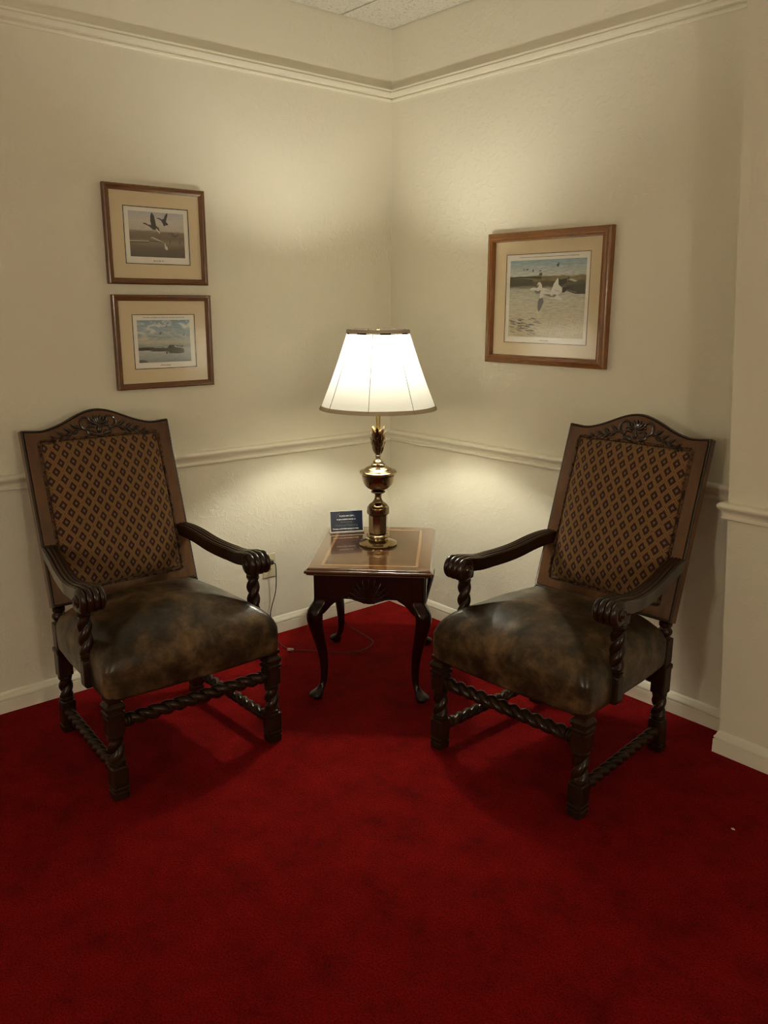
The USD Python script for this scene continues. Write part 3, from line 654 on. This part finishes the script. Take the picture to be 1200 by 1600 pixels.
# ------------------------------------------------------------------ framed prints (front towards -y, u = x, v = z)
def flat(poly, y, th=.00025):
    return T(extr(poly, th), (0, y, 0), [(PI/2, X_)])
def frame_rails(t, w, h, fw_, dep, m, prof=None):
    """Four mitred rails; profile: (inset from outside, depth out from the wall)."""
    prof = prof or [(0, 0), (0, dep*.80), (.0015, dep*.88), (fw_*.22, dep), (fw_*.42, dep*.98), (fw_*.55, dep*.86), (fw_*.62, dep*.86), (fw_*.70, dep*.80), (fw_*.94, dep*.66), (fw_, dep*.62), (fw_, .004), (fw_*.6, 0)]
    cs = [(-w/2, -h/2), (w/2, -h/2), (w/2, h/2), (-w/2, h/2)]
    for k in range(4):
        a, b = np.array(cs[k]), np.array(cs[(k+1) % 4]); d = (b-a)/np.linalg.norm(b-a); nrm = np.array([-d[1], d[0]]); rings = []
        for p, s in ((a, 1), (b, -1)):
            rings.append([[*(p+nrm*i+d*s*i), o] for i, o in prof])
        r = np.array(rings); r = np.stack([r[..., 0], -r[..., 2], r[..., 1]], -1)
        obj('frame_rail', loft(r), m, t, smooth=28)
def ellipse(cx, cy, rx, ry, rot=0, n=24):
    return affinity.translate(affinity.rotate(affinity.scale(Point(0, 0).buffer(1, n), rx, ry), rot, origin=(0, 0)), cx, cy)
def mattedprint(t, w, h, win, img, art, fillet, topline, fw_):
    """win, img: (u0, v0, u1, v1)."""
    obj('backing', T(box(-w/2+.004, w/2-.004, -.004, -.0005, -h/2+.004, h/2-.004)), M_fillet, t, smooth=False)
    pr = obj('print_sheet', flat(sbox(win[0]-.006, win[1]-.006, win[2]+.006, win[3]+.006), -.005, .0005), M_paper, t, smooth=False, label='white print sheet')
    obj('mat_board', flat(sbox(-w/2+fw_*.7, -h/2+fw_*.7, w/2-fw_*.7, h/2-fw_*.7).difference(sbox(*win)), -.0068, .0022), M_mat, t, smooth=False, label='cream mat board')
    obj('fillet', flat(sbox(win[0], win[1], win[2], win[3]).buffer(.0028, join_style=2).difference(sbox(*win)), -.0090, .0008), fillet, t, smooth=False, label='thin dark line round the mat opening')
    # picture: uv 0..1
    u0, v0, u1, v1 = img; y = -.0058
    V = np.array([[u0, y, v0], [u1, y, v0], [u1, y, v1], [u0, y, v1], [u0, y+.0004, v0], [u1, y+.0004, v0], [u1, y+.0004, v1], [u0, y+.0004, v1]])
    F = np.array([[0, 1, 2], [0, 2, 3], [4, 6, 5], [4, 7, 6], [0, 4, 5], [0, 5, 1], [1, 5, 6], [1, 6, 2], [2, 6, 7], [2, 7, 3], [3, 7, 4], [3, 4, 0]])
    uv = np.array([[0, 0], [1, 0], [1, 1], [0, 1]]*2, float)
    obj('picture', trimesh.Trimesh(V, F, process=False), art, pr, smooth=False, uv=uv)
    # captions too small to read: broken ink strokes
    rr = np.random.RandomState(3); st = []
    def micro(x0, x1, v, hh, gap=(.5, 1.6)):
        x = x0
        while x < x1:
            L = hh*(1.2+3*rr.rand()); st.append(sbox(x, v, min(x+L, x1), v+hh)); x += L+hh*(gap[0]+(gap[1]-gap[0])*rr.rand())
    if topline: micro(u0+.12*(u1-u0), u1-.10*(u1-u0), (v1+win[3])/2-.0012, .0022)
    micro((u0+u1)/2-.022, (u0+u1)/2+.022, v0-(v0-win[1])*.62, .0028)
    tag(obj('caption', flat(shapely.union_all(st), -.0056, .0003), M_ink, pr, smooth=False), kind='stuff')
    obj('glass', T(box(-w/2+fw_*.8, w/2-fw_*.8, -.0128, -.0108, -h/2+fw_*.8, h/2-fw_*.8)), M_glass, t, smooth=False)
    return pr

def art_mat(name, sky, land, horizon, streak=(2.5, 14), wob=.06, seed=0.0, cloud=None, con=.72):
    """Painted landscape: a ramp up the sheet, broken by streaked noise."""
    N = {'uv': ('uvmap', {'attribute': 'st'}), 's': ('separate_xyz', {}),
         'mp': ('mapping', {'scale': (streak[0], streak[1], 1), 'location': (seed, seed*1.7, 0)}), 'n': ('noise_texture', {'scale': 3.0, 'detail': 5.0, 'roughness': .6, 'distortion': .6}),
         'sub': ('math', {'math_type': 'subtract', 'value2': .5}), 'mul': ('math', {'math_type': 'multiply', 'value2': wob}), 'add': ('math', {'math_type': 'add'}),
         'r': ('rgb_ramp', {'ramp': land+sky}), 'n2': ('noise_texture', {'scale': 5.0, 'detail': 6.0, 'roughness': .65}), 'r2': ('rgb_ramp', {'ramp': [(.3, (con, con, con)), (.7, (1.12, 1.12, 1.12))]}),
         'mx': ('mix', {'mix_type': 'multiply', 'fac': .75}), 'p': ('principled_bsdf', {'roughness': .7, 'specular_ior_level': .15})}
    L = [('uv.UV', 's.vector'), ('uv.UV', 'mp.vector'), ('mp.vector', 'n.vector'), ('mp.vector', 'n2.vector'), ('n.fac', 'sub.value1'), ('sub.value', 'mul.value1'), ('s.y', 'add.value1'), ('mul.value', 'add.value2'), ('add.value', 'r.fac'),
         ('n2.fac', 'r2.fac'), ('r.color', 'mx.color1'), ('r2.color', 'mx.color2'), ('mx.color', 'p.base_color')]
    if cloud:
        N['cm'] = ('mapping', {'scale': (3.2, 5.0, 1), 'rotation': (0, 0, -.35), 'location': (seed+2, 1, 0)}); N['cn'] = ('noise_texture', {'scale': 1.6, 'detail': 5.0, 'distortion': 1.0})
        N['cr'] = ('rgb_ramp', {'ramp': [(.46, (0, 0, 0)), (.62, (1, 1, 1))]}); N['cv'] = ('map_range', {'from_min': horizon+.12, 'from_max': horizon+.45, 'to_min': 0, 'to_max': 1, 'clamp': True})
        N['cf'] = ('math', {'math_type': 'multiply'}); N['cx'] = ('mix', {'mix_type': 'mix', 'color2': cloud})
        L = [l for l in L if l[1] != 'p.base_color'] + [('uv.UV', 'cm.vector'), ('cm.vector', 'cn.vector'), ('cn.fac', 'cr.fac'), ('s.y', 'cv.value'), ('cr.color', 'cf.value1'), ('cv.result', 'cf.value2'), ('cf.value', 'cx.fac'), ('mx.color', 'cx.color1'), ('cx.color', 'p.base_color')]
    return mat(name, N, L, 'p.BSDF')

A1 = art_mat('dusk_field_print', [(.60, (.60, .53, .46)), (.78, (.66, .61, .56)), (1.0, (.54, .54, .58))], [(0, (.10, .078, .060)), (.20, (.15, .115, .085)), (.33, (.30, .235, .17)), (.42, (.17, .125, .092)), (.54, (.23, .17, .125)), (.58, (.36, .30, .24))], .55, (2.0, 12), .10, 1.0)
A2 = art_mat('blue_marsh_print', [(.37, (.28, .32, .33)), (.48, (.58, .55, .42)), (.58, (.32, .39, .41)), (.75, (.36, .46, .52)), (1.0, (.22, .36, .50))], [(0, (.24, .29, .30)), (.12, (.38, .42, .42)), (.28, (.52, .54, .53)), (.345, (.44, .47, .45))], .36, (1.6, 5), .10, 4.0, (.74, .75, .69))
A3 = art_mat('white_goose_print', [(.80, (.68, .70, .65)), (.90, (.50, .59, .61)), (1.0, (.33, .48, .57))], [(0, (.58, .49, .31)), (.12, (.72, .63, .44)), (.30, (.72, .65, .50)), (.50, (.68, .66, .55)), (.62, (.58, .57, .48)), (.665, (.13, .105, .060)), (.72, (.12, .095, .050)), (.745, (.30, .24, .10)), (.785, (.20, .18, .08))], .79, (2.2, 9), .075, 7.0, None, .45)

INKS = {n: plain('ink_'+n, c, .75, spec=.12) for n, c in {'slate': (.055, .050, .050), 'dusk': (.10, .088, .080), 'white': (.74, .72, .67), 'grey': (.20, .20, .21), 'black': (.022, .022, .024), 'reed': (.06, .055, .035), 'rust': (.24, .10, .05), 'cream': (.64, .57, .42), 'pale': (.56, .54, .48)}.items()}
def paint(pr, name, img, polys, ink, lab=None, lvl=0, stuff=False):
    """polys in 0..1 picture coordinates, laid flat on the sheet."""
    u0, v0, u1, v1 = img; W, Hh = u1-u0, v1-v0
    g = shapely.union_all([p.buffer(0) for p in polys]); g = affinity.affine_transform(g, [W, 0, 0, Hh, u0, v0]).intersection(sbox(*img))
    if stuff: tag(obj(name, flat(g, -.00595-.00012*lvl, .0002), INKS[ink], pr, smooth=False, label=lab), kind='stuff')
    else:
        for q in getattr(g, 'geoms', [g]): obj(name, flat(q, -.00595-.00012*lvl, .0002), INKS[ink], pr, smooth=False, label=lab)
def P_(*pts): return Polygon(pts)

# print 1: dusk, dark geese rising
w, h = .419, .364; win = (-.131, -.103, .136, .104); img = (-.111, -.078, .119, .089)
f1 = thing('framed_print', 'upper of the two small framed prints, dark geese rising over a brown field', 'picture', (.002, -1.2205, 1.781), 90)
frame_rails(f1, w, h, .023, .024, M_frame1)
pr = mattedprint(f1, w, h, win, img, A1, M_fillet, False, .023)
g1 = [P_((.24, .735), (.28, .755), (.31, .745), (.345, .715), (.40, .715), (.385, .80), (.395, .93), (.42, .99), (.455, .93), (.475, .80), (.485, .70), (.52, .665), (.60, .68), (.655, .70), (.68, .74), (.655, .755), (.58, .715), (.53, .655), (.545, .60), (.52, .575), (.495, .635), (.46, .605), (.42, .615), (.37, .67), (.30, .715)),
      P_((.50, .865), (.53, .885), (.56, .875), (.60, .85), (.635, .87), (.66, .95), (.70, 1.0), (.71, .97), (.685, .87), (.67, .80), (.70, .77), (.71, .735), (.66, .72), (.63, .70), (.61, .76), (.58, .825), (.54, .855))]
paint(pr, 'painted_geese', img, g1, 'slate', 'dark goose in flight', 1)
paint(pr, 'painted_geese', img, [P_((.48, .655), (.505, .63), (.555, .545), (.54, .535), (.50, .585)), ], 'white', lvl=2)
paint(pr, 'painted_geese', img, [P_((.69, .535), (.76, .54), (.80, .50), (.85, .49), (.91, .535), (.915, .555), (.85, .515), (.82, .505), (.77, .575), (.755, .59), (.775, .545), (.70, .55)), ellipse(.81, .485, .05, .012, -10)], 'slate', lvl=1)
paint(pr, 'painted_land', img, [P_((.0, .305), (.33, .315), (.335, .335), (.0, .325)), P_((.35, .345), (.62, .335), (.62, .35), (.35, .365)), P_((.72, .33), (.735, .33), (.735, .42), (.725, .42)), P_((.90, .315), (.915, .315), (.912, .37), (.902, .37))], 'reed', lvl=1)
paint(pr, 'painted_land', img, [P_((.36, .435), (.62, .325), (.63, .335), (.42, .45)), P_((.0, .335), (.34, .345), (.34, .362), (.0, .355))], 'pale', lvl=1)
paint(pr, 'painted_dog', img, [ellipse(.655, .215, .028, .045, 20), ellipse(.635, .275, .012, .045, 5)], 'white', lvl=1)
paint(pr, 'painted_dog', img, [ellipse(.69, .20, .012, .05, 10), P_((.64, .165), (.70, .165), (.70, .15), (.64, .15))], 'rust', lvl=2)

# print 2: blue marsh with decoys and reeds
img = (-.112, -.080, .115, .085); win = (-.130, -.102, .135, .105)
f2 = thing('framed_print', 'lower of the two small framed prints, blue cloudy marsh with a reed island', 'picture', (.002, -1.2135, 1.378), 90)
frame_rails(f2, w, h, .023, .024, M_frame1)
pr = mattedprint(f2, w, h, win, img, A2, M_fillet, True, .023)
rr = np.random.RandomState(11)
isl = [P_((.0, .355), (.10, .365), (.28, .36), (.30, .345), (.44, .335), (.47, .36), (.48, .335), (.55, .34), (.565, .37), (.575, .33), (.60, .40), (.615, .42), (.625, .36), (.66, .40), (.665, .34), (.70, .34), (.86, .31), (.87, .25), (.86, .205), (.75, .195), (.58, .21), (.55, .255), (.30, .26), (.20, .265), (.26, .285), (.12, .29), (.0, .285))]
isl += [ellipse(.57+.016*k, .33+.05*rr.rand(), .007, .04, 15-30*rr.rand(), 6) for k in range(18)]
paint(pr, 'painted_island', img, isl, 'reed', 'dark reed island', 1)
paint(pr, 'painted_island', img, [P_((.0, .30), (.24, .305), (.25, .335), (.12, .345), (.0, .34)), ellipse(.60, .36, .03, .045, 0, 10), ellipse(.66, .375, .012, .03, 20, 8), ellipse(.53, .225, .014, .03, 0, 8)], 'black', lvl=2)
paint(pr, 'painted_water', img, [P_((.68, .355), (.86, .325), (.865, .335), (.70, .375)), ellipse(.33, .395, .16, .006, 0)], 'pale', lvl=2)
paint(pr, 'painted_birds', img, [P_((.40, .69), (.425, .70), (.44, .73), (.445, .70), (.425, .665)), P_((.53, .865), (.56, .87), (.575, .855), (.55, .85)), P_((.865, .645), (.88, .62), (.905, .68), (.885, .66))], 'slate', 'bird in the clouds', 1)
paint(pr, 'painted_water', img, [P_((.0, .0), (.17, .01), (.13, .05), (.06, .07), (.0, .06))], 'dusk', lvl=1)
paint(pr, 'painted_glow', img, [P_((.0, .56), (.12, .60), (.27, .585), (.16, .565), (.22, .545), (.10, .53), (.0, .545))], 'cream', 'pale yellow cloud', 1)

# print 3: white geese over stubble
w, h = .617, .530; win = (-.227, -.177, .193, .1755); img = (-.207, -.154, .180, .153)
win = (-.210, -.176, .210, .176); img = (-.192, -.153, .192, .153)
f3 = thing('framed_print', 'large framed print of white geese flying over stubble, alone on the right wall', 'picture', (.9605, -.002, 1.549), 0)
frame_rails(f3, w, h, .036, .040, M_frame3, [(0, 0), (0, .019), (.002, .0225), (.008, .0245), (.014, .028), (.018, .0325), (.0205, .0345), (.0235, .034), (.0255, .0335), (.0265, .031), (.029, .031), (.030, .0325), (.0325, .032), (.034, .028), (.035, .018), (.036, .012), (.036, .004), (.02, 0)])
pr = mattedprint(f3, w, h, win, img, A3, M_fillet3, True, .036)
# shadowed marsh bank, far birds
paint(pr, 'painted_birds', img, [P_((.18, .865), (.19, .90), (.198, .90), (.192, .87)), ellipse(.235, .88, .018, .007, 15, 8), P_((.305, .86), (.32, .89), (.325, .855), (.315, .84)), ellipse(.415, .86, .016, .007, 5, 8), P_((.625, .92), (.65, .96), (.66, .93), (.645, .895)), ellipse(.63, .925, .008, .012, 0, 8), P_((.77, .755), (.785, .79), (.795, .76), (.785, .735))], 'slate', 'far bird over the marsh', 1)
paint(pr, 'painted_land', img, [P_((.0, .755), (.20, .775), (.42, .755), (.44, .765), (.42, .785), (.2, .79), (.0, .785)), P_((.40, .80), (.44, .80), (.44, .835), (.40, .83))], 'reed', lvl=1)
def Q_(*px): return P_(*[((x-120)/950, 1-(y-165)/985) for x, y in px])      # traced from the print's own proportions
paint(pr, 'painted_land', img, [Q_((120, 405), (300, 398), (420, 415), (425, 470), (330, 480), (120, 485)), Q_((850, 490), (1070, 470), (1070, 600), (960, 600), (850, 560))], 'reed', 'dark marsh bank', 1)
paint(pr, 'painted_geese', img, [Q_((385, 545), (405, 520), (440, 512), (480, 520), (500, 500), (478, 485), (490, 450), (515, 445), (540, 480), (545, 520), (600, 530), (660, 560), (690, 470), (735, 398), (750, 440), (745, 480), (790, 520), (795, 570), (740, 610), (800, 655), (795, 685), (690, 655), (620, 605), (575, 600), (555, 650), (510, 660), (520, 600), (500, 570), (450, 548), (400, 550))], 'white', 'white geese flying', 2)
paint(pr, 'painted_geese', img, [Q_((510, 655), (560, 645), (572, 700), (540, 780), (512, 822), (496, 760), (500, 700))], 'grey', 'grey wing tip', 3)
paint(pr, 'painted_geese', img, [Q_((448, 548), (500, 560), (530, 545), (520, 590), (480, 595), (455, 575)), Q_((560, 600), (640, 600), (675, 625), (690, 600), (735, 610), (700, 640), (640, 630)), Q_((480, 490), (505, 470), (500, 500))], 'grey', lvl=3)
paint(pr, 'painted_geese', img, [Q_((740, 400), (765, 420), (850, 405), (838, 465), (775, 492), (748, 470)), Q_((792, 578), (800, 515), (850, 508), (898, 498), (850, 552), (822, 582))], 'black', 'dark wing tip', 3)
paint(pr, 'painted_geese', img, [Q_((575, 560), (640, 575), (655, 565), (600, 545)), Q_((700, 540), (760, 560), (770, 575), (705, 560))], 'pale', lvl=4)
paint(pr, 'painted_land', img, [P_((.78, .74), (.86, .71), (.90, .72), (.83, .75)), P_((.74, .60), (.88, .575), (.90, .58), (.77, .62))], 'pale', lvl=1)
stub = [P_((x, y), (x+.05+.05*rr.rand(), y-.012-.01*rr.rand()), (x+.05, y-.020), (x, y-.008)) for x, y in zip(rr.rand(46)*.38, .02+rr.rand(46)*.24)]
paint(pr, 'painted_stubble', img, stub, 'dusk', 'dark stubble strokes', 1, True)
stub = [P_((x, y), (x+.008, y), (x+.02+.03*rr.rand(), y+.05+.06*rr.rand()), (x+.012, y+.05)) for x, y in zip(.42+rr.rand(60)*.54, .02+rr.rand(60)*.30)]
paint(pr, 'painted_stubble', img, stub, 'cream', 'pale stubble strokes', 1, True)

# ------------------------------------------------------------------ wall outlet, lamp cord, lint
t = thing('wall_outlet', 'ivory duplex outlet low on the left wall behind the chair arm', 'outlet', (.0005, -.750, .342), 90)
cp = box(-.035, .035, -.006, 0, -.057, .057, .0025)
obj('cover_plate', cp, M_ivory, t, smooth=False)
for s in (-1, 1):
    rc = obj('receptacle', T(lathe([(.001, 0), (.0165, 0), (.0165, .0012), (.001, .0014)], 32), (0, -.0055, s*.0195), [(PI/2, X_)]), M_ivory, t)
    obj('slot', cat_(box(-.0072, -.0054, -.0075, -.0060, s*.0195-.002, s*.0195+.006), box(.0054, .0072, -.0075, -.0060, s*.0195-.002, s*.0195+.006)), M_slot, rc, smooth=False)
obj('screw', T(lathe([(.001, 0), (.003, 0), (.0025, .001), (.001, .0012)], 16), (0, -.006, 0), [(PI/2, X_)]), M_trim, t)

path = np.array([(.550, -.545, HT+.004), (.505, -.505, HT+.004), (.44, -.452, HT+.004), (.385, -.40, HT+.003), (.362, -.378, HT-.02), (.30, -.40, HT-.15), (.205, -.48, .20), (.185, -.45, .05), (.18, -.42, .008), (.25, -.42, .004), (.34, -.432, .004), (.397, -.447, .004), (.43, -.50, .004), (.439, -.569, .004), (.39, -.65, .004), (.302, -.719, .004), (.245, -.780, .004),
    (.224, -.795, .004), (.17, -.795, .004), (.137, -.788, .004), (.08, -.78, .006), (.040, -.772, .03), (.030, -.768, .118), (.034, -.752, .18), (.040, -.741, .232), (.045, -.740, .31), (.048, -.744, .355), (.040, -.748, .3615), (.030, -.7495, .3615)])
pth = smoothprof(path, 7)
t = thing('lamp_cord', 'thin dark lamp cord running from outlet across carpet to table', 'cord')
obj('cable', tube(pth, .0022, 8), M_cord, t, smooth=True)
d = np.array([.302-.224, -.719+.795, 0]); 
sw = along(T(box(-.006, .006, -.0045, .0045, 0, .030, .002)), (.215, -.803, .0055), (.237, -.783, .0055))
obj('inline_switch', sw, M_cordsw, t, smooth=False, label='small pale connector on the cord')
obj('plug', T(box(-.011, .011, -.030, -.0055, -.011, .011, .004), (.0005, -.750, .3615), [(PI/2, Z_)]), M_cord, t, smooth=30)

lm = trimesh.creation.icosphere(2, .004); v = np.array(lm.vertices); v *= [1.3, .8, .5]; lm.vertices = v+.0006*RNG.randn(*v.shape)
tag(obj('lint_speck', T(lm, (2.193, -.545, .002)), M_lint, smooth=True), 'tiny pale speck of lint on the red carpet', 'lint')
